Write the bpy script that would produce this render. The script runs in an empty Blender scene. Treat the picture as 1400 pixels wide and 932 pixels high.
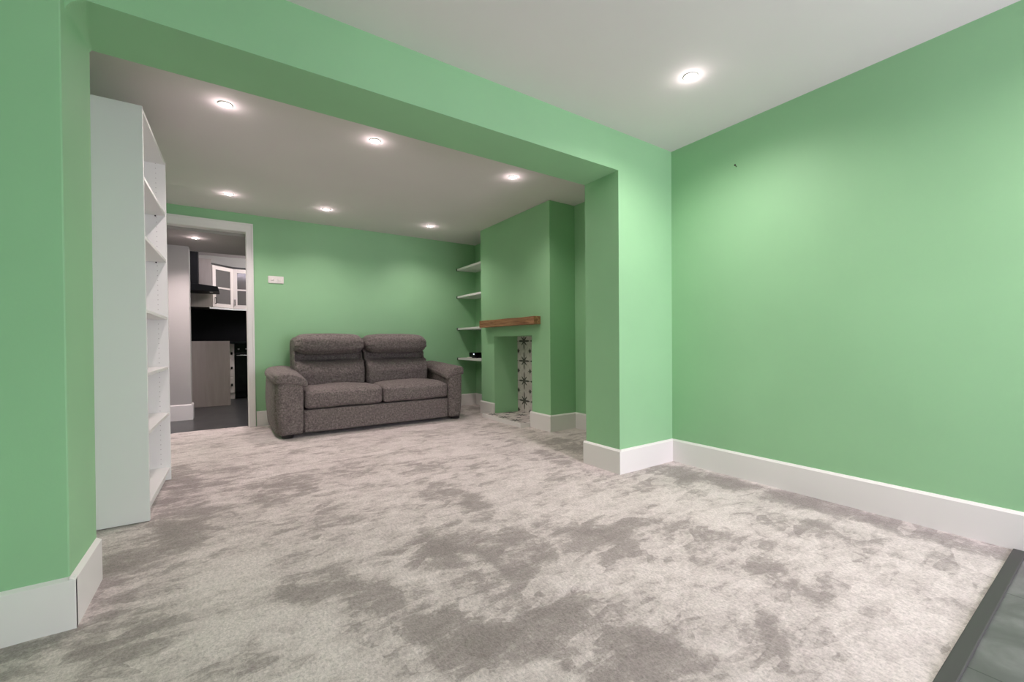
import bpy, bmesh, math, random
from mathutils import Vector, Matrix, noise
random.seed(4)
S = bpy.context.scene
COL = S.collection
PI = math.pi

# ------------------------------------------------------------------ materials
def mat(name, col=(.8, .8, .8), rough=.5, metal=0, spec=.5, emis=None, estr=0):
    m = bpy.data.materials.new(name); m.use_nodes = True
    b = m.node_tree.nodes['Principled BSDF']
    b.inputs['Base Color'].default_value = (*col, 1)
    b.inputs['Roughness'].default_value = rough
    b.inputs['Metallic'].default_value = metal
    b.inputs['Specular IOR Level'].default_value = spec
    if emis:
        b.inputs['Emission Color'].default_value = (*emis, 1)
        b.inputs['Emission Strength'].default_value = estr
    return m

class G:
    """small node-graph helper"""
    def __init__(s, m):
        s.t = m.node_tree; s.n = s.t.nodes; s.l = s.t.links; s.b = s.n['Principled BSDF']
        s.tc = s.n.new('ShaderNodeTexCoord')
    def link(s, a, b): s.l.new(a, b)
    def put(s, inp, v):
        if isinstance(v, (int, float)): inp.default_value = v
        elif isinstance(v, tuple): inp.default_value = v
        else: s.link(v, inp)
    def math(s, op, a, b=0, c=0):
        n = s.n.new('ShaderNodeMath'); n.operation = op
        s.put(n.inputs[0], a); s.put(n.inputs[1], b); s.put(n.inputs[2], c)
        return n.outputs[0]
    def noise(s, scale, detail=3, rough=.5, vec=None, dist=0):
        n = s.n.new('ShaderNodeTexNoise'); n.inputs['Scale'].default_value = scale
        n.inputs['Detail'].default_value = detail; n.inputs['Roughness'].default_value = rough
        n.inputs['Distortion'].default_value = dist
        s.link(vec if vec is not None else s.tc.outputs['Object'], n.inputs['Vector'])
        return n.outputs['Fac']
    def mapping(s, scale=(1, 1, 1), rot=(0, 0, 0), loc=(0, 0, 0), vec=None):
        n = s.n.new('ShaderNodeMapping'); n.inputs['Scale'].default_value = scale
        n.inputs['Rotation'].default_value = rot; n.inputs['Location'].default_value = loc
        s.link(vec if vec is not None else s.tc.outputs['Object'], n.inputs['Vector'])
        return n.outputs[0]
    def ramp(s, fac, stops, interp='LINEAR'):
        n = s.n.new('ShaderNodeValToRGB'); r = n.color_ramp; r.interpolation = interp
        while len(r.elements) < len(stops): r.elements.new(.5)
        for e, (p, c) in zip(r.elements, stops): e.position = p; e.color = (*c, 1)
        s.put(n.inputs[0], fac)
        return n.outputs[0]
    def mix(s, fac, a, b, blend='MIX'):
        n = s.n.new('ShaderNodeMix'); n.data_type = 'RGBA'; n.blend_type = blend
        s.put(n.inputs[0], fac)
        s.put(n.inputs[6], (*a, 1) if isinstance(a, tuple) else a)
        s.put(n.inputs[7], (*b, 1) if isinstance(b, tuple) else b)
        return n.outputs[2]
    def bump(s, h, strength=.3, dist=.002, normal=None):
        n = s.n.new('ShaderNodeBump'); n.inputs['Strength'].default_value = strength
        n.inputs['Distance'].default_value = dist; s.put(n.inputs['Height'], h)
        if normal is not None: s.link(normal, n.inputs['Normal'])
        s.link(n.outputs[0], s.b.inputs['Normal'])
        return n.outputs[0]
    def color(s, c): s.put(s.b.inputs['Base Color'], c)
    def sep(s, vec=None):
        n = s.n.new('ShaderNodeSeparateXYZ'); s.link(vec if vec is not None else s.tc.outputs['Object'], n.inputs[0])
        return n.outputs

def paint(name, col, rough=.6, var=.05):
    m = mat(name, col, rough, spec=.3); g = G(m)
    f = g.noise(1.3, 4)
    d = tuple(c*(1-var) for c in col); l = tuple(min(1, c*(1+var)) for c in col)
    g.color(g.ramp(f, [(.3, d), (.7, l)]))
    g.bump(g.noise(180, 2), .12, .001)
    return m

GREEN = paint('green_emulsion', (.30, .55, .31), .55)
CEIL = paint('ceiling_white', (.77, .72, .73), .8, .02)
GLOSS = mat('white_gloss', (.80, .78, .765), .35)
def gloss():
    g = G(GLOSS); g.bump(g.noise(30, 3), .06, .002)
gloss()
GREYWALL = paint('grey_emulsion', (.46, .45, .44), .6)
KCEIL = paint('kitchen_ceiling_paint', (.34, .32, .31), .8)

def carpet():
    m = mat('carpet', (.5, .46, .43), .95, spec=.1); g = G(m)
    a = g.n.new('ShaderNodeAttribute'); a.attribute_name = 'nap'
    p = g.tc.outputs['Object']
    n1 = g.noise(2.6, 6, .6, dist=.6)
    n2 = g.noise(10, 6, .62, g.mapping((1, 1.25, 1), (0, 0, 1.2)), dist=.8)
    n3 = g.noise(60, 4, .6)
    n4 = g.noise(20, 5, .6, g.mapping((1, 1.8, 1), (0, 0, -.9)), dist=.8)
    def strokes(scale, stretch, rot, wob):
        # brushed facets where the pile lies one way or another
        nz = g.n.new('ShaderNodeTexNoise'); nz.inputs['Scale'].default_value = scale*1.3; nz.inputs['Detail'].default_value = 4
        g.link(p, nz.inputs['Vector'])
        off = g.n.new('ShaderNodeVectorMath'); off.operation = 'SCALE'; off.inputs['Scale'].default_value = wob
        g.link(nz.outputs['Color'], off.inputs[0])
        add = g.n.new('ShaderNodeVectorMath'); add.operation = 'ADD'; g.link(p, add.inputs[0]); g.link(off.outputs[0], add.inputs[1])
        v = g.n.new('ShaderNodeTexVoronoi'); v.inputs['Scale'].default_value = scale
        g.link(g.mapping((1, stretch, 0), (0, 0, rot), vec=add.outputs[0]), v.inputs['Vector'])
        return g.sep(v.outputs['Color'])[0]
    s1 = strokes(4.2, 2.2, 1.1, .07); s2 = strokes(7.5, 2.4, -.9, .05); s3 = strokes(14, 2.2, .2, .03)
    def amt(s, k): return g.math('MULTIPLY', g.math('SUBTRACT', s, .5), k)
    f = a.outputs['Fac']
    for s, k in ((n1, 1.2), (n2, 1.25), (n4, .95), (n3, .45), (s1, .42), (s2, .5), (s3, .34)):
        f = g.math('ADD', f, amt(s, k))
    f = g.math('ADD', g.math('MULTIPLY', f, .5), .25)
    c = g.ramp(f, [(.06, (.66, .595, .572)), (.24, (.585, .522, .50)), (.37, (.51, .452, .432)), (.43, (.415, .363, .345)), (.51, (.345, .30, .284)), (.66, (.305, .263, .248)), (.85, (.26, .222, .208))])
    grain = g.noise(130, 4, .75)
    grain2 = g.noise(60, 4, .75, g.mapping((1.8, .8, 1), (0, 0, -.6)))
    gg = g.math('ADD', g.math('MULTIPLY', grain, .6), g.math('MULTIPLY', grain2, .4))
    c = g.mix(1, c, g.ramp(gg, [(.34, (.60, .60, .60)), (.50, (.97, .97, .97)), (.64, (1.22, 1.22, 1.22))]), 'MULTIPLY')
    g.color(c)
    g.bump(gg, .7, .0072)
    g.b.inputs['Sheen Weight'].default_value = .25
    g.b.inputs['Sheen Roughness'].default_value = .6
    return m
CARPET = carpet()

def slate(name, base, tile=.6, gloss=.35):
    m = mat(name, base, gloss); g = G(m)
    n = g.noise(4, 7, .6, dist=.8)
    k = [tuple(c*x for c in base) for x in (.65, 1, 1.7)]
    c = g.ramp(n, [(.3, k[0]), (.5, k[1]), (.72, k[2])])
    if tile:
        o = g.sep(g.mapping(loc=(.13, .07, 0)))
        def line(ch):
            fr = g.math('FRACT', g.math('DIVIDE', ch, tile))
            return g.math('LESS_THAN', fr, .008)
        c = g.mix(g.math('MAXIMUM', line(o[0]), line(o[1])), c, (.05, .05, .05))
    g.color(c); g.bump(n, .15, .003)
    return m
SLATE = slate('slate_tile', (.12, .122, .12))
KFLOOR = slate('kitchen_dark_vinyl', (.040, .042, .044), .33, .3)
STRIP = mat('dark_rubber', (.052, .052, .05), .6)

def fabric():
    m = mat('grey_brown_weave', (.16, .14, .13), .9, spec=.15); g = G(m)
    v = g.noise(330, 3, .8, g.mapping((1, 1, .55)))
    b = g.noise(55, 6, .85)
    f = g.math('ADD', g.math('MULTIPLY', v, .5), g.math('MULTIPLY', b, .5))
    g.color(g.ramp(f, [(.38, (.045, .039, .037)), (.5, (.145, .126, .119)), (.63, (.36, .32, .30))]))
    g.bump(f, .6, .004)
    g.b.inputs['Sheen Weight'].default_value = .05
    return m
FAB = fabric()
BLACK = mat('black_plastic', (.012, .012, .012), .4)
SEAM = mat('seam_shadow_cloth', (.05, .045, .043), .9)

def wood(name, c1, c2, axis=1, scale=1., rough=.5):
    m = mat(name, c1, rough); g = G(m)
    sc = [14*scale]*3; sc[axis] = 1.1*scale
    v = g.mapping(tuple(sc))
    n = g.noise(1.6, 8, .7, v, 1.2)
    n2 = g.noise(9, 4, .6, g.mapping(tuple(x*.35 for x in sc)))
    f = g.math('ADD', g.math('MULTIPLY', n, .65), g.math('MULTIPLY', n2, .35))
    g.color(g.ramp(f, [(.36, c1), (.52, tuple((a+b)/2 for a, b in zip(c1, c2))), (.66, c2)]))
    g.bump(f, .5, .004)
    return m
OAK = wood('rustic_oak', (.12, .045, .018), (.52, .27, .13), 1, 1.2)
PANEL = wood('greige_woodgrain', (.30, .265, .24), (.36, .32, .295), 2, .5)
CREAM = mat('cream_cabinet', (.66, .60, .57), .45)
MEL = mat('white_melamine', (.78, .79, .77), .4)
def pegs():
    m = mat('white_melamine_drilled', (.78, .79, .77), .4); g = G(m); o = g.sep()
    fz = g.math('SUBTRACT', g.math('FRACT', g.math('DIVIDE', o[2], .032)), .5)
    dz = g.math('MULTIPLY', fz, .032)
    hit = None
    for x in (.045, .235):
        d = g.math('SQRT', g.math('ADD', g.math('POWER', g.math('SUBTRACT', o[0], x), 2), g.math('POWER', dz, 2)))
        k = g.math('LESS_THAN', d, .0028)
        hit = k if hit is None else g.math('MAXIMUM', hit, k)
    g.color(g.mix(hit, (.78, .79, .77), (.50, .49, .48)))
    return m
MELP = pegs()
GLASSY = mat('smoked_cabinet_glass', (.16, .15, .145), .12)
GLASSY.node_tree.nodes['Principled BSDF'].inputs['Transmission Weight'].default_value = .35
BLKGLASS = mat('black_gloss', (.003, .003, .004), .18, spec=.15)
BLKTILE = mat('black_splashback', (.004, .004, .005), .5, spec=.12)
BLKMETAL = mat('black_metal', (.005, .006, .006), .5, 0, .12)
CHROME = mat('chrome', (.8, .8, .8), .12, 1)
WPLAST = mat('white_plastic', (.80, .77, .73), .35)
LENS = mat('lamp_lens', (1, 1, 1), .3, emis=(1, .96, .9), estr=40)
LEDW = mat('led_lamp', (1, 1, 1), .3, emis=(.8, .9, 1), estr=2)
IRON = mat('rusty_nail', (.06, .05, .04), .5, .5)

def star(name, ua, va, u0, v0):
    """printed star tiles: off-white ground, eight-point charcoal stars joined by thin lines"""
    m = mat(name, (.6, .56, .54), .4); g = G(m); o = g.sep()
    T = .243
    def cell(off):
        U = g.math('SUBTRACT', g.math('FRACT', g.math('ADD', g.math('DIVIDE', g.math('SUBTRACT', o[ua], u0), T), .5+off)), .5)
        V = g.math('SUBTRACT', g.math('FRACT', g.math('ADD', g.math('DIVIDE', g.math('SUBTRACT', o[va], v0), T), .5+off)), .5)
        return U, V
    def st(off, R, core):
        U, V = cell(off)
        r = g.math('SQRT', g.math('ADD', g.math('POWER', U, 2), g.math('POWER', V, 2)))
        th = g.math('ARCTAN2', V, U)
        sp = g.math('POWER', g.math('ABSOLUTE', g.math('COSINE', g.math('MULTIPLY', th, 4))), 3)
        lng = g.math('POWER', g.math('ABSOLUTE', g.math('COSINE', g.math('MULTIPLY', th, 2))), 2)
        lim = g.math('ADD', core, g.math('MULTIPLY', sp, g.math('ADD', R*.55, g.math('MULTIPLY', lng, R*.45))))
        # spikes narrow towards their tips
        return g.math('LESS_THAN', r, lim), U, V, r
    s1, U, V, r = st(0, .33, .12)
    s2, U2, V2, r2 = st(.5, .07, .075)
    ln = g.math('MAXIMUM', g.math('LESS_THAN', g.math('ABSOLUTE', U), .012), g.math('LESS_THAN', g.math('ABSOLUTE', V), .012))
    k = g.math('MAXIMUM', s1, s2)
    worn = g.noise(25, 5, .6)
    base = g.ramp(worn, [(.3, (.52, .47, .45)), (.7, (.68, .63, .61))])
    c = g.mix(g.math('MULTIPLY', ln, .6), base, (.10, .09, .09))
    c = g.mix(g.math('MULTIPLY', k, .93), c, (.035, .03, .03))
    g.color(c)
    return m
STARB = star('star_tile_upright', 1, 2, 4.278, .186)
STARF = star('star_tile_flat', 1, 0, 4.16-4.08, 2.62-2.76)
STARG = star('star_tile_flat_recess', 1, 0, 4.16, 2.62)

# ------------------------------------------------------------------ mesh helpers
def box(bm, x0, x1, y0, y1, z0, z1):
    r = bmesh.ops.create_cube(bm, size=1)
    for v in r['verts']:
        v.co = Vector(((x0+x1)/2 + v.co.x*(x1-x0), (y0+y1)/2 + v.co.y*(y1-y0), (z0+z1)/2 + v.co.z*(z1-z0)))
    return r['verts']
def B(*boxes):
    bm = bmesh.new()
    for b in boxes: box(bm, *b)
    return bm
def prism(pts, axis, a, b):
    """extrude a closed 2-D outline along an axis between a and b"""
    bm = bmesh.new()
    def P(p, t):
        q = [0, 0, 0]; o = [i for i in range(3) if i != axis]
        q[o[0]], q[o[1]], q[axis] = p[0], p[1], t
        return q
    va = [bm.verts.new(P(p, a)) for p in pts]; vb = [bm.verts.new(P(p, b)) for p in pts]
    bm.faces.new(va); bm.faces.new(vb[::-1])
    n = len(pts)
    for i in range(n): bm.faces.new((va[i], vb[i], vb[(i+1) % n], va[(i+1) % n]))
    bmesh.ops.recalc_face_normals(bm, faces=bm.faces)
    return bm
def rbox(x0, x1, y0, y1, z0, z1, r=.03, n=11, fn=None):
    """soft rounded block; fn(u,v,w,p) may bend it, u v w in -1..1"""
    bm = bmesh.new()
    bmesh.ops.create_cube(bm, size=2)
    bmesh.ops.subdivide_edges(bm, edges=bm.edges[:], cuts=n, use_grid_fill=True)
    h = Vector(((x1-x0)/2, (y1-y0)/2, (z1-z0)/2)); c = Vector(((x0+x1)/2, (y0+y1)/2, (z0+z1)/2))
    r = min(r, h.x*.98, h.y*.98, h.z*.98)
    for v in bm.verts:
        u = v.co.copy()
        # crowd the rows towards the edges where the rounding is
        q = Vector([math.copysign(1-(1-abs(t))**1.25, t) for t in u])
        p = Vector((q.x*h.x, q.y*h.y, q.z*h.z))
        inn = Vector([max(-(h[i]-r), min(h[i]-r, p[i])) for i in range(3)])
        d = p-inn
        if d.length > 1e-9: p = inn + d.normalized()*r
        p = p+c
        if fn: p = fn(q.x, q.y, q.z, p)
        v.co = p
    return bm
def cyl(bm, x, y, z0, z1, r, seg=20, r2=None):
    k = bmesh.ops.create_cone(bm, cap_ends=True, segments=seg, radius1=r, radius2=r if r2 is None else r2, depth=z1-z0)
    for v in k['verts']: v.co += Vector((x, y, (z0+z1)/2))
    return k['verts']

def obj(name, bm, m, parent=None, origin=(0, 0, 0), smooth=False, bevel=0, sub=0, label=None):
    me = bpy.data.meshes.new(name)
    o3 = Vector(origin)
    if o3.length: bmesh.ops.translate(bm, verts=bm.verts, vec=-o3)
    bmesh.ops.recalc_face_normals(bm, faces=bm.faces)
    bm.to_mesh(me); bm.free()
    if smooth:
        for p in me.polygons: p.use_smooth = True
    me.materials.append(m)
    o = bpy.data.objects.new(name, me); COL.objects.link(o)
    if parent: o.parent = parent
    else: o.location = o3
    if bevel:
        k = o.modifiers.new('edge', 'BEVEL'); k.width = bevel; k.segments = 2; k.limit_method = 'ANGLE'
    if sub:
        k = o.modifiers.new('soft', 'SUBSURF'); k.levels = sub; k.render_levels = sub
    if label: o['label'] = label
    return o
def struct(name, bm, m, bevel=0, smooth=False, label=None):
    o = obj(name, bm, m, bevel=bevel, smooth=smooth); o['kind'] = 'structure'
    if label: o['label'] = label
    return o
def tag(o, label, cat, group=None):
    o['label'] = label; o['category'] = cat
    if group: o['group'] = group
    return o
def thing(name, label, cat, loc, rz=0, group=None):
    o = bpy.data.objects.new(name, None); COL.objects.link(o); o.location = loc; o.rotation_euler.z = rz
    o.empty_display_size = .1
    return tag(o, label, cat, group)
def dup(root, loc, label, group=None):
    r = root.copy(); COL.objects.link(r); r.location = loc; r['label'] = label
    if group: r['group'] = group
    for ch in list(root.children):
        c = ch.copy(); COL.objects.link(c); c.parent = r
        for gch in ch.children:
            d = gch.copy(); COL.objects.link(d); d.parent = c
    return r

# ------------------------------------------------------------------ measures of the rooms (metres)
H = 2.32                      # ceiling
XR, YF, YB, XC = 2.77, 2.012, 2.341, 2.195
XL = -.425
ZB = 2.057
XB, YS, XCH = 3.01, 5.54, 2.673
HS, T = .163, .016

NAP=[(-0.27,2.51,0.17,0.08,0.04,-0.19,1),(-0.38,2.19,0.06,-0.09,0.01,-0.23,0.8),(-0.46,1.83,0.13,-0.03,0.04,-0.11,1),(-0.24,1.76,0.12,-0.01,0.02,-0.1,0.8),(-0.14,1.81,0.12,-0.03,0.01,-0.08,0.6),(-0.23,3.07,0.09,0.19,0.07,-0.34,0.9),(-0.28,3.66,0.09,-0.06,0.02,-0.33,0.8),(-0.05,3.31,0.22,-0.32,-0,-0.16,0.6),(0.12,2.81,0.21,-0.04,-0,-0.11,0.7),(0.32,2.99,0.11,-0.08,-0.01,-0.1,0.6),(0.47,3.12,0.26,-0.09,-0.03,-0.19,0.6),(-0.06,3.81,0.21,-0.25,-0,-0.17,0.5),(0.5,2.41,0.1,-0.07,-0.02,-0.08,0.5),(0.31,2.33,0.13,-0.02,-0.01,-0.09,0.35),(0.98,3.04,0.3,-0.1,-0.04,-0.14,0.3),(1.08,2.29,0.1,-0.12,-0.05,-0.09,0.7),(0.99,2.45,0.16,0.05,-0.02,-0.07,0.6),(1.15,2.1,0.03,-0.13,-0.05,-0.06,0.6),(1.62,2.58,0.13,-0.09,-0.05,-0.07,0.3),(0.74,1.79,0.21,-0.01,-0.04,-0.15,0.9),(0.79,1.53,0.13,-0.17,-0.08,-0.13,0.8),(0.94,1.45,0.15,-0.1,-0.09,-0.13,0.7),(1.23,1.52,0.25,-0.18,-0.09,-0.12,0.7),(1.48,1.44,0.17,-0.12,-0.08,-0.07,0.5),(0.28,1.75,0.1,-0.03,-0.01,-0.1,0.8),(0.42,1.55,0.04,-0.11,-0.04,-0.06,0.9),(0.32,1.45,0.06,-0.04,-0.02,-0.08,0.4),(0.54,1.25,0.09,-0.1,-0.05,-0.08,0.9),(0.66,1.06,0.12,-0.05,-0.04,-0.09,1),(0.89,1.18,0.12,-0.09,-0.05,-0.07,0.8),(0.94,1.01,0.11,-0.14,-0.05,-0.04,0.6),(0.94,0.83,0.14,-0.16,-0.09,-0.06,0.9),(1.08,0.69,0.05,-0.03,-0.04,-0.03,0.7),(1.14,0.62,0.06,-0.05,-0.03,-0.02,0.5),(0.42,1.18,0.07,-0.05,-0.02,-0.06,0.5),(2.24,1.74,0.32,-0.04,-0.07,-0.06,0.9),(2.6,1.66,0.05,-0.26,-0.13,-0.07,0.9),(2.6,1.28,0.02,-0.29,-0.11,-0.05,0.8),(2.68,0.97,-0,-0.27,-0.12,-0.03,0.9),(2.65,0.65,0,-0.22,-0.08,-0.02,0.9),(2.64,0.43,0,-0.12,-0.08,-0.01,0.9),(2.27,0.97,0.02,-0.14,-0.11,-0.04,0.7),(2.37,0.8,0.02,-0.15,-0.07,-0.02,0.6),(1.7,0.78,-0.01,-0.09,-0.1,-0.03,0.8),(1.64,0.92,0.09,-0.03,-0.04,-0.03,0.6),(1.34,0.64,-0.01,-0.07,-0.11,-0.02,0.7),(1.63,1.43,0.12,-0.03,-0.05,-0.05,0.7),(1.82,1.24,0.06,-0.11,-0.06,-0.03,0.5),(1.96,0.96,0.06,-0.15,-0.05,-0.02,0.5),(1.7,0.66,-0.02,-0.07,-0.06,-0.01,0.5),(1.62,1.04,0.06,-0.04,-0.06,-0.04,0.4),(2.48,2.75,0.15,-0.24,-0.13,-0.14,0.8),(2.1,2.59,-0.01,-0.25,-0.08,-0.08,0.5),(2.34,3.2,0.22,-0.16,-0.07,-0.09,0.4),(1.41,2.73,0.02,-0.11,-0.04,-0.06,0.4),(1.09,2.12,0.07,-0.18,-0.04,-0.07,0.4),(0.82,2.31,0.07,-0.05,-0.02,-0.05,0.4),(0.06,1.42,0.11,-0.04,0,-0.05,0.3),(-0.13,1.55,0.1,0.01,0.01,-0.05,0.5),(2.73,5.06,0.08,-0.06,-0.14,-0.26,0.5),(0.83,1.46,-0.01,-0.14,-0.05,-0.03,-1),(0.6,1.69,0.07,-0.05,-0.04,-0.1,-0.6),(0.94,1.83,0.14,-0.03,-0.01,-0.04,-0.5),(0.9,1.9,0.1,-0.01,-0.01,-0.02,-0.6),(1.11,1.33,0.01,-0.01,-0.09,-0.1,-0.5),(1.08,1.16,0.07,-0.05,-0.02,-0.02,-0.6),(1.29,1.07,0.14,-0.1,-0.08,-0.06,-0.5),(0.41,1.24,0.05,-0.03,-0.03,-0.08,-0.5),(0.62,0.96,0.11,-0.08,-0.02,-0.02,-0.5),(-0.01,1.88,0.11,0.16,0.05,-0.19,-0.9),(0.16,1.51,0.1,-0.07,-0.01,-0.12,-0.7),(2.71,1.78,0.01,-0.3,-0.06,-0.04,-0.5),(2.84,1.39,0,-0.25,-0.04,-0.02,-0.8),(0.06,3,0.04,-0.22,-0.04,-0.11,-0.6),(.95,1.25,.55,-.30,-.22,-.38,.12),(1.5,1.1,.5,-.35,-.2,-.3,.05),(.4,2.2,.35,.1,-.1,-.5,.15)] #z
E_BACK, E_FRONT, E_KIT, E_KIT2, HALO, SKY, EXPO = 39, 80, 80, 45, .40, 14.5, 0.0
# ------------------------------------------------------------------ floors
def smooth(t):
    t = max(0, min(1, t)); return t*t*(3-2*t)
def carpet_floor():
    x0, x1, y0, y1, st = -.72, 3.05, .30, 5.63, .02
    nx, ny = round((x1-x0)/st), round((y1-y0)/st)
    cell = {}
    B_ = []
    for (cx, cy, ax, ay, bx, by, w) in NAP:
        det = ax*by-ay*bx
        if abs(det) < 1e-5:
            by -= .02; bx -= .02; det = ax*by-ay*bx
        R = max(math.hypot(ax, ay), math.hypot(bx, by))*2
        B_.append((cx, cy, ax, ay, bx, by, w, det, R))
    verts, val = [], []
    for j in range(ny+1):
        y = y0+(y1-y0)*j/ny
        for i in range(nx+1):
            x = x0+(x1-x0)*i/nx
            wx = x+.05*noise.noise(Vector((x*7, y*7, 1))); wy = y+.07*noise.noise(Vector((x*7, y*7, 9)))
            f = 0
            for (cx, cy, ax, ay, bx, by, w, det, R) in B_:
                dx, dy = wx-cx, wy-cy
                if abs(dx) > R or abs(dy) > R: continue
                s = (dx*by-dy*bx)/det; t = (ax*dy-ay*dx)/det
                q = s*s+t*t
                if q < 3: f += w*smooth(1.25-q*.55)*.60
            z = .0025*noise.noise(Vector((x*4, y*4, 3)))+.0015*noise.noise(Vector((x*13, y*13, 5)))
            # the dent a piece of furniture left, and one small hole
            u = (x-1.07)*.86+(y-1.13)*-.51; v2 = (x-1.07)*.51+(y-1.13)*.86
            if abs(u) < .095 and abs(v2) < .02: z -= .008
            if (x-.89)**2+(y-1.705)**2 < .0005: z -= .010
            verts.append((x, y, z-.003)); val.append(max(-.6, min(1, f)))
    faces = [(j*(nx+1)+i, j*(nx+1)+i+1, (j+1)*(nx+1)+i+1, (j+1)*(nx+1)+i) for j in range(ny) for i in range(nx)]
    me = bpy.data.meshes.new('floor'); me.from_pydata(verts, [], faces)
    a = me.attributes.new('nap', 'FLOAT', 'POINT'); a.data.foreach_set('value', val)
    for p in me.polygons: p.use_smooth = True
    me.materials.append(CARPET)
    o = bpy.data.objects.new('floor', me); COL.objects.link(o); o['kind'] = 'structure'
    o['label'] = 'pale grey brown carpet with darker brushed patches'
carpet_floor()
struct('subfloor', B((-.8, 3.2, .3, 5.63, -.12, -.02)), SLATE)
struct('slate_floor', B((-.8, 3.2, -2.0, .285, -.12, -.006)), SLATE, label='dark grey slate tiled floor at the carpet edge')
def strip():
    bm = bmesh.new()
    vs = box(bm, -.7, XR-T, .268, .306, -.02, .004)
    return bm
struct('threshold_trim', strip(), STRIP, bevel=.003, label='dark strip where the carpet ends')
struct('kitchen_floor', B((-.8, 2.0, 5.60, 9.3, -.12, -.004)), KFLOOR)

# ------------------------------------------------------------------ shell
struct('ceiling', B((-.9, 3.2, -2.1, 5.60, H, H+.12)), CEIL)
struct('wall_right', B((XR, XR+.3, -2.0, YF+.02, -.05, H)), GREEN, label='long green wall')
struct('wall_left', B((-.82, -.70, -2.0, YF, -.05, H)), GREEN)
# rear wall of the front room with an unseen tall window, placed for the daylight
wx0, wx1, wz0, wz1 = 1.3, 2.72, .05, 1.95
struct('wall_front', B((-.82, wx0, -2.1, -2.0, -.05, H), (wx1, 3.07, -2.1, -2.0, -.05, H),
                       (wx0, wx1, -2.1, -2.0, wz1, H), (wx0, wx1, -2.1, -2.0, -.05, wz0)), GREEN)
struct('window_1', B((wx0, wx1, -2.08, -2.02, wz0, wz0+.06), (wx0, wx1, -2.08, -2.02, wz1-.06, wz1),
                     (wx0, wx0+.06, -2.08, -2.02, wz0, wz1), (wx1-.06, wx1, -2.08, -2.02, wz0, wz1),
                     ((wx0+wx1)/2-.04, (wx0+wx1)/2+.04, -2.08, -2.02, wz0, wz1)), GLOSS)
struct('column_right', B((XC, XB+.2, YF, YB, -.05, H)), GREEN, label='green pier at the end of the opening')
struct('beam', B((-.82, XC, YF, YB, ZB, H)), GREEN, label='green boxed beam over the wide opening')
def pilaster():
    bm = bmesh.new(); vs = box(bm, -.82, XL, 0, 1, -.05, H)
    for v in vs:
        top = v.co.z > 1
        v.co.y = (YF-.035 if top else 1.94) if v.co.y < .5 else (YB if top else 2.278)
    return bm
struct('column_left', pilaster(), GREEN, bevel=.004, label='green pier beside the white bookcase')
def fillet():
    bm = bmesh.new(); rows = []
    for s in range(9):
        t = s/8; y = YF+.004+(YB-YF-.006)*t; r = .05*(1-t)**1.5+.010
        pts = [(XL-.01, ZB+.01), (XL-.01, ZB-r)]+[(XL+r+r*math.cos(PI-k*PI/24), ZB-r+r*math.sin(PI-k*PI/24)) for k in range(13)]+[(XL+r, ZB+.01)]
        rows.append([bm.verts.new((x, y, z)) for x, z in pts])
    n = len(rows[0])
    for a, c in zip(rows, rows[1:]):
        for k in range(n): bm.faces.new((a[k], a[(k+1) % n], c[(k+1) % n], c[k]))
    bm.faces.new(rows[0]); bm.faces.new(rows[-1][::-1])
    return bm
struct('plaster_trim', fillet(), GREEN, smooth=False)
struct('wall_left.001', B((-.82, -.625, 2.25, YS+.02, -.05, H)), GREEN)
struct('wall_right.001', B((XB, XB+.2, YB, YS+.1, -.05, H)), GREEN, label='green alcove wall beside the chimney breast')
# far wall with the doorway
DX0, DX1, DZ = -.575, .186, 2.126
struct('wall_back', prism([(-.82, -.05), (DX0, -.05), (DX0, DZ), (DX1, DZ), (DX1, -.05), (XB+.2, -.05), (XB+.2, H), (-.82, H)], 1, YS, YS+.1), GREEN,
       label='green wall behind the sofa')
# chimney breast with the fire recess
CY0, CY1, OY0, OY1, OZ = 3.367, 4.776, 3.685, 4.462, .972
struct('chimney_wall', prism([(CY0, -.05), (OY0, -.05), (OY0, OZ), (OY1, OZ), (OY1, -.05), (CY1, -.05), (CY1, H), (CY0, H)], 0, XCH, XB), GREEN, bevel=.004,
       label='green chimney breast with a small fire recess')
struct('recess_floor', B((XCH+.001, XB-.022, OY0+.001, OY1-.001, -.01, .040)), STARG, label='star patterned tiles on the floor of the fire recess')
struct('chimney_wall.001', prism([(XCH+.001, OY1+.01), (XCH+.001, OY1-.001), (XCH+.03, OY1-.006), (XB-.001, OY1-.045), (XB-.001, OY1+.01)], 2, -.02, OZ), GREEN)
o = struct('chimney_wall_tile', B((XB-.022, XB-.002, OY0, OY1-.03, .02, OZ)), STARB, label='star patterned tiles at the back of the fire recess')

# skirting boards (profile: flat board with a chamfered top)
def skirt(name, segs, kitchen=False, hs=HS):
    """segs: (x0,y0,x1,y1,nx,ny): runs along the wall line, n points into the room"""
    bm = bmesh.new()
    for (x0, y0, x1, y1, nx, ny) in segs:
        prof = [(0, -.02), (T, -.02), (T, hs-.012), (T*.45, hs), (0, hs)]
        a = [bm.verts.new((x0+nx*d, y0+ny*d, z)) for d, z in prof]
        b = [bm.verts.new((x1+nx*d, y1+ny*d, z)) for d, z in prof]
        bm.faces.new(a); bm.faces.new(b[::-1])
        for i in range(5): bm.faces.new((a[i], b[i], b[(i+1) % 5], a[(i+1) % 5]))
    return struct(name, bm, GLOSS)
skirt('baseboard_right', [(XR, -2.0, XR, YF-T, -1, 0)])
skirt('baseboard_column', [(XC, YF, XR, YF, 0, -1), (XC, YF-T, XC, YB+T, -1, 0), (XC, YB, XB, YB, 0, 1)])
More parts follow.
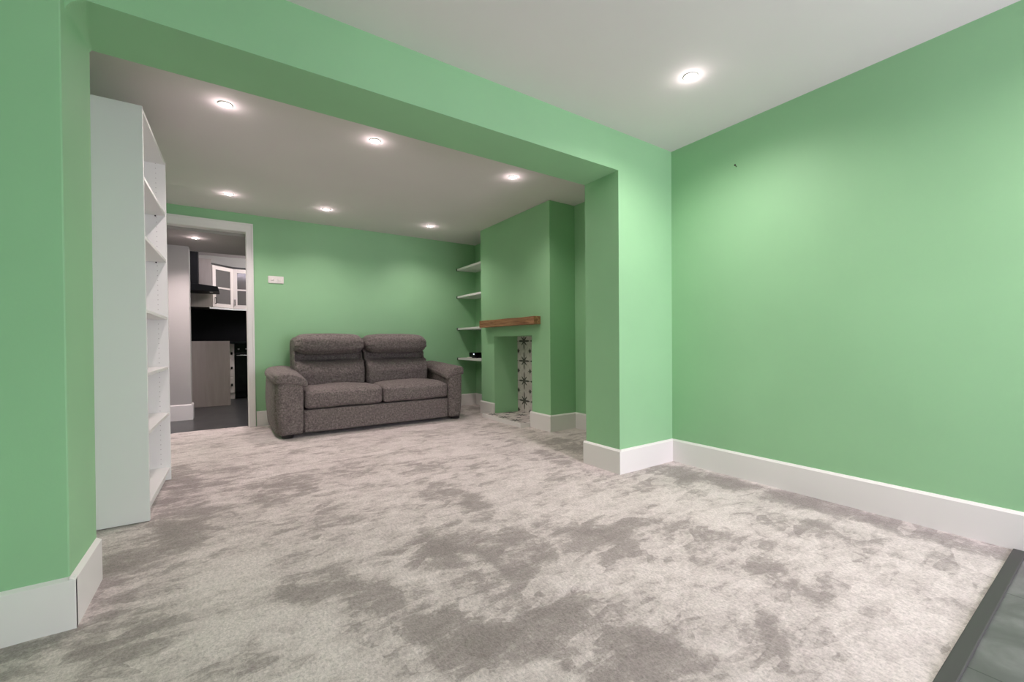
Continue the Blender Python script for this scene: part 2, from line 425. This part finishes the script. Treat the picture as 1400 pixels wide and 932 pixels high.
def skl():
    bm = bmesh.new()
    # the pier is slightly out of plumb: board follows it at floor level
    yl0, yl1 = 1.945, 2.262
    vs = box(bm, -.70, XL+T, yl0-T, yl0, -.02, HS); 
    for v in vs:
        if v.co.y < yl0-.001 and v.co.z > .1: v.co.z -= .01
    vs = box(bm, XL, XL+T, yl0-T+.001, yl1+T, -.02, HS)
    for v in vs:
        if v.co.x > XL+.001 and v.co.z > .1: v.co.z -= .01
    return bm
struct('baseboard_left', skl(), GLOSS, bevel=.0015)
skirt('baseboard_back', [(.26, YS, XB, YS, 0, -1)])
skirt('baseboard_alcove', [(XB, YB, XB, CY0, -1, 0), (XB, CY1, XB, YS, -1, 0)])
skirt('baseboard_chimney', [(XCH, CY0, XB, CY0, 0, -1), (XCH, CY0-T, XCH, OY0+.02, -1, 0), (XCH, OY1-.01, XCH, CY1+T, -1, 0), (XCH, CY1, XB, CY1, 0, 1)])
skirt('baseboard_left.001', [(-.625, 3.72, -.625, YS, 1, 0)])

# doorway lining and architrave
def arch():
    bm = bmesh.new()
    w = .066
    for a, b in ((DX1, DX1+w), (DX0-.045, DX0)):
        box(bm, a, b, YS-.016, YS, -.01, DZ)
        box(bm, b-.018 if a > 0 else a, b if a > 0 else a+.018, YS-.024, YS-.0165, -.01, DZ+.071)
        box(bm, a+.006 if a > 0 else b-.016, a+.016 if a > 0 else b-.006, YS-.020, YS-.0165, -.01, DZ)
    box(bm, DX0-.045, DX1+w, YS-.016, YS, DZ, DZ+.09)
    box(bm, DX0-.045, DX1+w, YS-.024, YS-.0165, DZ+.072, DZ+.09)
    # lining
    box(bm, DX1-.002, DX1+.03, YS-.005, YS+.115, -.01, DZ+.02)
    box(bm, DX0-.03, DX0+.002, YS-.005, YS+.115, -.01, DZ+.02)
    box(bm, DX0, DX1, YS-.005, YS+.115, DZ-.004, DZ+.02)
    return bm
struct('door_1', arch(), GLOSS, bevel=.002, label='white moulded frame of the open kitchen doorway')

# hearth: low tiled slab with a white painted edge
HX0, HY0, HY1, HZ = 2.535, 3.70, 4.53, .043
hearth = thing('hearth', 'low fireplace hearth with star patterned tiles and white edge', 'hearth', (2.76, 4.08, 0))
obj('tile_slab', B((HX0+.012, XCH, HY0+.012, HY1-.012, -.01, HZ-.003)), STARF, hearth, (2.76, 4.08, 0))
obj('edge_trim', prism([(HX0, HY0), (XCH-T, HY0), (XCH-T, HY0+.014), (HX0+.014, HY0+.014), (HX0+.014, HY1-.014), (XCH-T, HY1-.014), (XCH-T, HY1), (HX0, HY1)], 2, -.01, HZ), GLOSS, hearth, (2.76, 4.08, 0), bevel=.002)

# mantel beam
def mantel():
    y0, y1 = 3.522, 4.662
    bm = bmesh.new()
    bmesh.ops.create_cube(bm, size=1)
    bmesh.ops.subdivide_edges(bm, edges=bm.edges[:], cuts=15, use_grid_fill=True)
    for v in bm.verts:
        p = Vector((2.586+(v.co.x+.5)*.087, y0+(v.co.y+.5)*(y1-y0), 1.086+(v.co.z+.5)*.082))
        q = noise.noise(Vector((p.x*9, p.y*4, p.z*9)))*.005
        if v.co.x < .45: p.x += q-.001
        if abs(v.co.z) > .49: p.z += q*.8
        v.co = p
    return bm
tag(obj('mantel_shelf', mantel(), OAK, origin=(2.63, 4.09, 1.086), bevel=.003), 'rustic brown timber mantel beam on the chimney breast', 'mantel')

# ------------------------------------------------------------------ alcove shelves and the little box
SHN = [('floating_shelf', 1.935, 'white floating alcove shelf, topmost of the four'), ('floating_shelf', 1.545, 'white floating alcove shelf, second from the top'),
       ('floating_shelf', 1.095, 'white floating alcove shelf level with the timber mantel'), ('floating_shelf', .672, 'white floating alcove shelf, lowest, carrying a small black box')]
for nme, z, lab in SHN:
    t = thing(nme, lab, 'shelf', (2.86, 5.15, z), 0, 'white shelves in the alcove')
    og = (2.86, 5.15, z)
    obj('board', B((2.712, XB-.002, CY1+.002, YS-.012, z-.012, z+.016)), MEL, t, og, bevel=.001)
    obj('end_strip', B((2.706, 2.75, YS-.012, YS-.001, z-.016, z+.018)), BLACK, t, og, label='dark end strip against the wall')
    obj('bracket', B((2.93, 2.948, CY1+.2, CY1+.212, z-.06, z-.012), (2.90, 3.0, CY1+.2, CY1+.212, z-.02, z-.012), (XB-.012, XB-.002, CY1+.2, CY1+.212, z-.07, z-.012)), BLACK, t, og, bevel=.001)
og = (2.87, 5.23, .688)
t = thing('media_box', 'small black electronic box on the lowest alcove shelf', 'media box', og)
obj('casing', rbox(2.79, 2.93, 5.14, 5.34, .696, .765, .008, 5), BLKGLASS, t, og, smooth=True)
obj('dial', B((2.785, 2.791, 5.185, 5.205, .735, .75)), LEDW, t, og, bevel=.002)
obj('foot', B((2.80, 2.92, 5.15, 5.33, .688, .697)), BLACK, t, og)
og = (2.755, 5.2, .688)
t = thing('power_adaptor', 'small white adaptor in front of the black box', 'adaptor', og)
obj('casing', rbox(2.735, 2.775, 5.22, 5.30, .688, .703, .006, 4), WPLAST, t, og, smooth=True)
obj('plug_pin', B((2.745, 2.752, 5.198, 5.222, .693, .697), (2.76, 2.767, 5.198, 5.222, .693, .697)), CHROME, t, og)

# ------------------------------------------------------------------ wall plate and nail
og = (.465, YS, 1.625)
t = thing('switch_plate', 'white double switch plate on the green wall above the sofa arm', 'switch', og)
obj('faceplate', rbox(.388, .542, YS-.010, YS-.0005, 1.585, 1.667, .004, 5), WPLAST, t, og, smooth=True)
for x in (.412, .482):
    obj('rocker', rbox(x, x+.035, YS-.014, YS-.009, 1.612, 1.64, .002, 3), WPLAST, t, og, smooth=True)
def nail():
    bm = bmesh.new()
    vs = cyl(bm, 0, 0, 0, .022, .0022, 8); vs += cyl(bm, 0, 0, .022, .025, .006, 10)
    bmesh.ops.rotate(bm, verts=bm.verts, matrix=Matrix.Rotation(-PI/2+.3, 3, 'Y'))
    bmesh.ops.translate(bm, verts=bm.verts, vec=(XR+.002, 1.513, 2.039))
    return bm
tag(obj('wall_nail', nail(), IRON, origin=(XR, 1.513, 2.039)), 'small dark nail left in the long green wall', 'nail')

# ------------------------------------------------------------------ bookcase
BY0, BY1, BH, BD = 0, .82, 2.115, .285
bk = thing('bookcase', 'tall white open bookcase standing against the side wall by the doorway', 'bookcase', (-.6215, 2.886, 0), math.radians(-1.2))
bk.location = (-.6225, 2.888, 0)
def pb(n, m, *bx, **k): return obj(n, B(*bx), m, bk, bevel=.0012, **k)
pb('side_panel', MEL, (0, BD, 0, .018, 0, BH))
pb('side_panel', MELP, (0, BD, BY1-.018, BY1, 0, BH))
pb('back_panel', MEL, (.003, .009, .018, BY1-.018, .06, BH-.005))
pb('top_panel', MEL, (.0, BD-.002, .018, BY1-.018, BH-.018, BH))
pb('plinth', MEL, (BD-.045, BD-.028, .018, BY1-.018, 0, .068))
for z in (.068, .435, .740, 1.070, 1.450, 1.756):
    pb('shelf', MEL, (.010, BD-.004, .0185, BY1-.0185, z, z+.018))
for k, z in enumerate((.740, 1.450, 1.756)):
    bm = bmesh.new(); cyl(bm, 0, 0, 0, .012, .004, 10)
    bmesh.ops.rotate(bm, verts=bm.verts, matrix=Matrix.Rotation(PI/2, 3, 'X'))
    bmesh.ops.translate(bm, verts=bm.verts, vec=(BD-.055, BY1-.018, z-.005))
    obj('shelf_peg', bm, BLACK, bk, label='dark shelf peg')

# ------------------------------------------------------------------ sofa
SO = (1.345, 5.03, 0)
sofa = thing('sofa', 'grey brown two seater fabric sofa with headrests against the green wall', 'sofa', SO)
def sp(n, bm, parent=None, m=FAB, sub=1, **k):
    return obj(n, bm, m, parent or sofa, SO, smooth=True, sub=sub, **k)
def N(p, s, a): return noise.noise(p*s)*a
def f_base(u, v, w, p):
    p.y += N(p, 6, .003); return p
sp('front_panel', rbox(.602, 2.123, 4.575, 5.35, .035, .262, .018, 11, f_base))
X0, X1 = .345, 2.33
def arm(sgn):
    xo = X0 if sgn < 0 else X1; xi = .606 if sgn < 0 else 2.118
    a, b = min(xo, xi), max(xo, xi)
    def f(u, v, w, p):
        o = u*sgn                        # +1 on the outer side
        if v < 0 and o > 0:              # outer front corner is well rounded
            k = max(0, o)**3*max(0, -v)**3
            p.y += .075*k; p.x -= sgn*.035*k
        p.x += sgn*.010*math.sin((w+1)*PI/2)*(o > 0)
        p.y -= .012*(w > 0)*w*(v < 0)
        if w < 0 and o > 0: p.x -= sgn*.012*(-w)
        p += Vector((N(p, 7, .004), N(p, 6, .004), 0))
        return p
    A = sp('armrest', rbox(a, b, 4.565, 5.44, .03, .575, .035, 13, f))
    pa, pbb = (X0-.016, .645) if sgn < 0 else (2.085, X1+.016)
    def fp(u, v, w, p):
        o = u*sgn                         # +1 outer
        inn = (1-o)/2
        front = (1-v)/2
        top = max(0, w)
        p.z += .030*top*(1-abs(u)**2.4)      # crown
        p.z -= inn**1.6*front**1.2*.052         # droops towards the seat at the front
        p.z += .035*(1-front)                   # rises to the rear
        p.z -= .010*abs(o)**3
        if v < 0: p.y += .055*(inn**2)*(-v)*.3 + .05*(max(0, o)**4)*(-v)
        if v < -.2: p.x -= sgn*.02*(max(0, o)**3)*(-v)
        # narrower behind, where the seat back starts
        if o < 0: p.x += sgn*.02*(1-front)
        p += Vector((N(p, 9, .003), N(p, 8, .004), N(p, 6, .005)))
        return p
    sp('arm_pad', rbox(pa, pbb, 4.536, 5.42, .530, .606, .034, 13, fp), A)
arm(-1); arm(1)
def seat(x0, x1):
    def f(u, v, w, p):
        if w > 0: p.z += .022*(1-u*u)*(1-v*v)*w + .004
        if v < 0: p.y -= .016*(1-w*w)*(1-u**4)
        if v < 0 and w > 0: p.z -= .030*max(0, -v-.45)*w
        p.x *= 1
        p += Vector((0, N(p, 8, .006), N(p, 5, .010)))
        return p
    return sp('seat_cushion', rbox(x0, x1, 4.572, 5.16, .266, .452, .042, 15, f))
seat(.612, 1.364); seat(1.368, 2.115)
def backrest(x0, x1):
    cx = (x0+x1)/2; hw = (x1-x0)/2
    def yf(z):     # front surface of the back by height
        pts = [(.40, 5.02), (.50, 4.995), (.58, 4.985), (.65, 4.995), (.685, 5.03), (.708, 5.13), (.722, 5.215), (.79, 5.21), (.90, 5.19), (1.0, 5.20)]
        for (a, ya), (b, yb) in zip(pts, pts[1:]):
            if z <= b:
                t = max(0, (z-a)/(b-a)); t = t*t*(3-2*t)
                return ya+(yb-ya)*t
        return pts[-1][1]
    def f(u, v, w, p):
        if v < 0:
            edge = abs(u)**4
            y = yf(p.z)
            # the side wings stay proud where the middle is pulled in
            if .70 < p.z < .80: y -= .08*abs(u)**10
            y += .035*abs(u)**6*(p.z < .7)
            p.y = p.y+(y-5.10)*(-v)**.6
            p.y -= .008*(1-u*u)*(p.z < .7)
        # shoulders narrow towards the seat
        p.x = cx+(p.x-cx)*(1-.02*(p.z < .45))
        if w > .7: p.z += .0
        p += Vector((0, N(p, 9, .008)*(v < 0), N(p, 7, .004)))
        return p
    b = sp('backrest', rbox(x0, x1, 5.10, 5.43, .36, .965, .03, 37, f))
    def fh(u, v, w, p):
        e = abs(u)**5
        # roll that sags at the bottom in the middle and is gathered at its ends
        if w < 0: p.z += .018*abs(u)**2*(-w)-.006
        if v < 0: p.y -= .030*(1-w*w)*(1-e*.6)
        if w > 0: p.z += .010*(1-u*u)-.012*e
        k = max(0, abs(u)-.72)/.28
        fold = math.sin(w*9+1.3*math.copysign(1, u))*.010*k
        p.y += fold*(v < .3); p.z += fold*.5
        p += Vector((N(p, 14, .003), N(p, 10, .008), N(p, 7, .006)))
        return p
    sp('headrest', rbox(x0-.002, x1-.002, 5.00, 5.36, .790, 1.005, .09, 17, fh), b)
backrest(.588, 1.298); backrest(1.316, 2.052)
def f_sh(u, v, w, p):
    p.z += .012*(1-abs(u)**6)*(w > 0); return p
sp('back_frame', rbox(.582, 1.302, 5.32, 5.49, .10, .975, .04, 9, f_sh)); sp('back_frame', rbox(1.314, 2.066, 5.30, 5.49, .10, .965, .04, 9, f_sh))
for x, y in ((.47, 4.66), (2.24, 4.66), (.47, 5.36), (2.24, 5.36)):
    bm = bmesh.new(); cyl(bm, x, y, 0, .034, .05, 16, .055)
    obj('foot', bm, BLACK, sofa, SO, smooth=False)

# ------------------------------------------------------------------ kitchen beyond the doorway
struct('kitchen_wall', B((-.82, -.365, 6.53, 6.72, -.05, 2.12)), GREYWALL, bevel=.003, label='pale grey wall end in the kitchen')
skirt('baseboard_kitchen', [(-.625, 6.53, -.365, 6.53, 0, -1), (-.365, 6.53-T, -.365, 6.72, 1, 0)], hs=.185)
struct('kitchen_wall.001', B((-.82, -.625, YS+.1, 9.3, -.05, 2.6)), GREYWALL)
struct('kitchen_wall.002', B((1.6, 1.75, YS+.1, 9.3, -.05, 2.6)), GREYWALL)
struct('kitchen_wall.003', B((-.8, 1.75, 9.02, 9.15, -.05, 2.6)), GREYWALL)
struct('kitchen_wall_tile', B((-.62, 1.6, 9.00, 9.02, .90, 1.50), (-.624, -.612, 7.7, 9.0, .9, 1.55)), BLKTILE, label='black splashback behind the worktop')
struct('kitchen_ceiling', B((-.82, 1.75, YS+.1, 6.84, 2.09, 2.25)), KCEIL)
struct('kitchen_ceiling.001', B((-.82, 1.75, 6.78, 9.2, 2.42, 2.52)), CEIL)
# base units along the side wall, end panel towards the doorway
og = (-.3, 8.1, 0)
t = thing('base_cabinet', 'greige kitchen base cabinet with a plain end panel and black worktop above', 'cabinet', og)
obj('end_panel', B((-.61, .034, 7.7, 7.72, 0, .955)), PANEL, t, og, bevel=.001)
obj('body', B((-.61, .0, 7.722, 8.5, .1, .913)), CREAM, t, og)
obj('door', B((.001, .02, 7.73, 8.1, .12, .90)), CREAM, t, og, bevel=.002)
obj('plinth', B((-.6, -.06, 7.722, 8.5, 0, .1)), PANEL, t, og)
og = (-.3, 8.1, .915)
tag(obj('worktop', B((-.61, .032, 7.722, 8.38, .915, .95), (-.61, .60, 8.38, 8.998, .915, .95)), BLKGLASS, origin=og, bevel=.002), 'black kitchen worktop on the greige base cabinet', 'worktop')
# drawers facing the doorway
og = (-.1, 8.7, 0)
t = thing('drawer_cabinet', 'narrow cream drawer cabinet behind the end panel', 'cabinet', og)
obj('body', B((.022, .098, 8.55, 8.99, .0, .913)), CREAM, t, og)
for z0, z1 in ((.66, .85), (.38, .65), (.10, .37)):
    d = obj('drawer', B((.024, .096, 8.53, 8.549, z0, z1)), CREAM, t, og, bevel=.002)
    obj('handle', rbox(.048, .074, 8.508, 8.532, (z0+z1)/2-.022, (z0+z1)/2+.022, .008, 4), BLKMETAL, d, og, smooth=True)
og = (.36, 8.75, 0)
t = thing('oven', 'black glossy built-in oven at the far side of the kitchen', 'oven', og)
obj('body', B((.102, .60, 8.56, 8.99, .02, .913)), BLKGLASS, t, og)
obj('oven_door', B((.105, .598, 8.535, 8.56, .12, .76)), BLKGLASS, t, og, bevel=.004)
for x in (.16, .27, .40, .52):
    bm = bmesh.new(); cyl(bm, 0, 0, 0, .02, .016, 14)
    bmesh.ops.rotate(bm, verts=bm.verts, matrix=Matrix.Rotation(PI/2, 3, 'X')); bmesh.ops.translate(bm, verts=bm.verts, vec=(x, 8.56, .83))
    obj('knob', bm, CHROME, t, og, smooth=True)
obj('handle', rbox(.13, .57, 8.50, 8.515, .715, .73, .007, 4), CHROME, t, og, smooth=True)
# tall extractor hood
og = (-.35, 7.95, 1.69)
t = thing('extractor_hood', 'black chimney extractor hood over the base cabinet', 'extractor', og)
obj('canopy', prism([(-.61, 1.69), (-.08, 1.69), (-.10, 1.765), (-.33, 1.79), (-.61, 1.79)], 1, 7.78, 8.22), BLKMETAL, t, og, bevel=.003)
obj('chimney', B((-.61, -.335, 7.87, 8.13, 1.79, 2.418)), BLKMETAL, t, og, bevel=.002)
obj('light', B((-.2, -.16, 7.86, 7.90, 1.684, 1.69)), WPLAST, t, og)
# wall cupboards: plain side, glazed corner door, glazed door
og = (-.1, 8.7, 1.49)
t = thing('wall_cabinet', 'cream wall cabinet with glazed corner doors and greige side panel', 'cabinet', og)
obj('side_panel', B((-.61, -.186, 8.28, 8.30, 1.49, 2.245)), PANEL, t, og, bevel=.001)
cab = prism([(-.61, 8.301), (-.19, 8.301), (.09, 8.60), (.60, 8.60), (.60, 8.99), (-.61, 8.99)], 2, 1.50, 1.515)
me2 = prism([(-.61, 8.301), (-.19, 8.301), (.09, 8.60), (.60, 8.60), (.60, 8.99), (-.61, 8.99)], 2, 2.15, 2.165)
mm = bpy.data.meshes.new('tmp'); me2.to_mesh(mm); me2.free(); cab.from_mesh(mm); bpy.data.meshes.remove(mm)
box(cab, -.61, .60, 8.975, 8.99, 1.515, 2.15); box(cab, -.61, .35, 8.75, 8.975, 1.82, 1.835)
obj('body', cab, PANEL, t, og)
obj('top_strip', prism([(-.20, 8.28), (.10, 8.575), (.62, 8.575), (.62, 8.63), (.07, 8.63), (-.22, 8.34)], 2, 2.166, 2.19), BLACK, t, og)  # black strip along the top edge of the glazed doors
obj('lit_underside', prism([(-.215, 8.27), (.095, 8.57), (.60, 8.57), (.60, 8.60), (.085, 8.60), (-.22, 8.30)], 2, 1.472, 1.497), MEL, t, og)  # white strip standing in for the lit underside of the cabinets
def gdoor(p0, p1, handle_at):
    p0 = Vector((*p0, 0)); p1 = Vector((*p1, 0)); d = (p1-p0); L = d.length; d.normalize(); nrm = Vector((d.y, -d.x, 0))
    def bx(bm, s0, s1, z0, z1, n0, n1):
        vs = box(bm, 0, 1, 0, 1, 0, 1)
        for v in vs:
            q = p0+d*(s0+(s1-s0)*v.co.x)+nrm*(n0+(n1-n0)*v.co.y); v.co = Vector((q.x, q.y, z0+(z1-z0)*v.co.z))
    f = .06; z0, z1 = 1.50, 2.157
    bm = bmesh.new()
    bx(bm, 0, f, z0, z1, 0, .02); bx(bm, L-f, L, z0, z1, 0, .02)
    bx(bm, f, L-f, z0, z0+f, 0, .02); bx(bm, f, L-f, z1-f, z1, 0, .02)
    bx(bm, f, L-f, 1.80, 1.825, .002, .018)
    D = obj('door', bm, CREAM, t, og, bevel=.002)
    bm = bmesh.new(); bx(bm, f-.005, L-f+.005, z0+f-.005, z1-f+.005, .006, .010)
    obj('pane', bm, GLASSY, D, og)
    bm = bmesh.new(); s = handle_at*L
    bx(bm, s-.006, s+.006, 1.55, 1.65, .038, .048); bx(bm, s-.006, s+.006, 1.55, 1.56, .018, .04); bx(bm, s-.006, s+.006, 1.64, 1.65, .018, .04)
    obj('handle', bm, BLKMETAL, D, og, bevel=.003)
gdoor((-.186, 8.30), (.09, 8.595), .10)
gdoor((.095, 8.597), (.46, 8.597), .07)

# ------------------------------------------------------------------ recessed ceiling lamps
def downlight(x, y, z, label, group, first=[None]):
    if first[0] is None:
        t = thing('ceiling_downlight', label, 'ceiling light', (x, y, z), 0, group)
        bm = bmesh.new()
        seg = 32
        prof = [(.030, .0), (.031, -.004), (.033, -.005), (.037, -.004), (.039, 0)]
        rings = [[bm.verts.new((r*math.cos(k*2*PI/seg), r*math.sin(k*2*PI/seg), zz)) for k in range(seg)] for r, zz in prof]
        for a, b in zip(rings, rings[1:]):
            for k in range(seg): bm.faces.new((a[k], a[(k+1) % seg], b[(k+1) % seg], b[k]))
        bmesh.ops.translate(bm, verts=bm.verts, vec=(0, 0, -.0005))
        obj('bezel', bm, WPLAST, t, smooth=True)
        bm = bmesh.new()
        rr = [(.030, -.001), (.026, -.006), (.015, -.009)]
        rings = [[bm.verts.new((r*math.cos(k*2*PI/seg), r*math.sin(k*2*PI/seg), zz)) for k in range(seg)] for r, zz in rr]
        for a, b in zip(rings, rings[1:]):
            for k in range(seg): bm.faces.new((a[k], a[(k+1) % seg], b[(k+1) % seg], b[k]))
        bm.faces.new(rings[-1])
        obj('lens', bm, LENS, t, smooth=True)
        first[0] = t
    else:
        t = dup(first[0], (x, y, z), label, group)
    return t
def lamp(x, y, z, e, halo, col=(1, .82, .83)):
    l = bpy.data.lights.new('downlight_beam', 'SPOT'); l.energy = e; l.spot_size = math.radians(136); l.spot_blend = .75
    l.shadow_soft_size = .03; l.color = col
    if y < 2: l.spot_size = math.radians(160); l.spot_blend = 1   # wider floods in the front room
    o = bpy.data.objects.new('downlight_beam', l); COL.objects.link(o); o.location = (x, y, z-.015)
    if halo:
        l = bpy.data.lights.new('downlight_spill', 'POINT'); l.energy = halo; l.shadow_soft_size = .012; l.color = col
        o = bpy.data.objects.new('downlight_spill', l); COL.objects.link(o); o.location = (x, y, z-.040)
GL = 'recessed downlights in the ceiling beyond the beam'
for x, y, lab in ((.012, 3.078, 'round recessed downlight nearest the bookcase, just beyond the beam'),
                  (.875, 3.055, 'round recessed downlight just beyond the beam, in line with the middle of the sofa'),
                  (2.044, 3.073, 'round recessed downlight just beyond the beam, nearest the chimney breast'),
                  (.036, 4.884, 'round recessed downlight above the doorway'),
                  (.883, 4.887, 'round recessed downlight above the sofa, between its two neighbours in the far row'),
                  (2.053, 4.910, 'round recessed downlight nearest the alcove shelves')):
    downlight(x, y, H, lab, GL); lamp(x, y, H, E_BACK, HALO)
downlight(2.069, 1.381, H, 'single round downlight in the front ceiling before the beam', 'recessed downlights in the front ceiling'); lamp(2.069, 1.381, H, E_FRONT, HALO, (1, .87, .87))
downlight(-.273, 5.968, 2.09, 'round downlight in the low kitchen ceiling', 'recessed downlights in the kitchen'); lamp(-.273, 5.968, 2.09, E_KIT, HALO*1.5)
for x, y in ((2.05, -.35),):
    lamp(x, y, H, E_FRONT, 0, (1, .87, .87))  # unseen beam without a fitting, added to light the front room
l = bpy.data.lights.new('kitchen_fill', 'POINT'); l.energy = E_KIT2; l.shadow_soft_size = .08; l.color = (1, .95, .92)
o = bpy.data.objects.new('kitchen_fill', l); COL.objects.link(o); o.location = (.95, 7.75, 2.15)  # unseen fill light added to brighten the far part of the kitchen

# ------------------------------------------------------------------ daylight through the unseen rear window
w = bpy.data.worlds.new('sky'); S.world = w; w.use_nodes = True
bg = w.node_tree.nodes['Background']; bg.inputs[0].default_value = (.93, .83, 1, 1); bg.inputs[1].default_value = SKY
l = bpy.data.lights.new('window_portal', 'AREA'); l.shape = 'RECTANGLE'; l.size = wx1-wx0; l.size_y = wz1-wz0
l.cycles.is_portal = True
o = bpy.data.objects.new('window_portal', l); COL.objects.link(o); o.location = ((wx0+wx1)/2, -2.09, (wz0+wz1)/2)
o.rotation_euler = (PI/2, 0, 0)

# ------------------------------------------------------------------ camera
f_px, yaw, pitch, roll, cu, cv = 584.0173, math.radians(34.5407), math.radians(-.7316), math.radians(-.4737), 712.3259, 475.2449
F = Vector((math.sin(yaw)*math.cos(pitch), math.cos(yaw)*math.cos(pitch), math.sin(pitch)))
R = Vector((math.cos(yaw), -math.sin(yaw), 0)); U = R.cross(F)
R2 = R*math.cos(roll)+U*math.sin(roll); U2 = -R*math.sin(roll)+U*math.cos(roll)
cam = bpy.data.cameras.new('camera'); co = bpy.data.objects.new('camera', cam); COL.objects.link(co)
cam.sensor_width = 36; cam.lens = f_px/1400*36; cam.shift_x = -(cu-700)/1400; cam.shift_y = (cv-466)/1400
cam.clip_start = .02
M = Matrix((R2, U2, -F)).transposed().to_4x4(); M.translation = Vector((0, 0, .9)); co.matrix_world = M
S.camera = co

S.view_settings.view_transform = 'Standard'; S.view_settings.look = 'None'; S.view_settings.gamma = 1
S.view_settings.use_curve_mapping = False; S.view_settings.exposure = EXPO
try:
    S.cycles.use_denoising = True; S.cycles.use_adaptive_sampling = True; S.cycles.adaptive_threshold = .03; S.cycles.max_bounces = 7; S.cycles.diffuse_bounces = 5; S.cycles.sample_clamp_indirect = 4
except Exception: pass
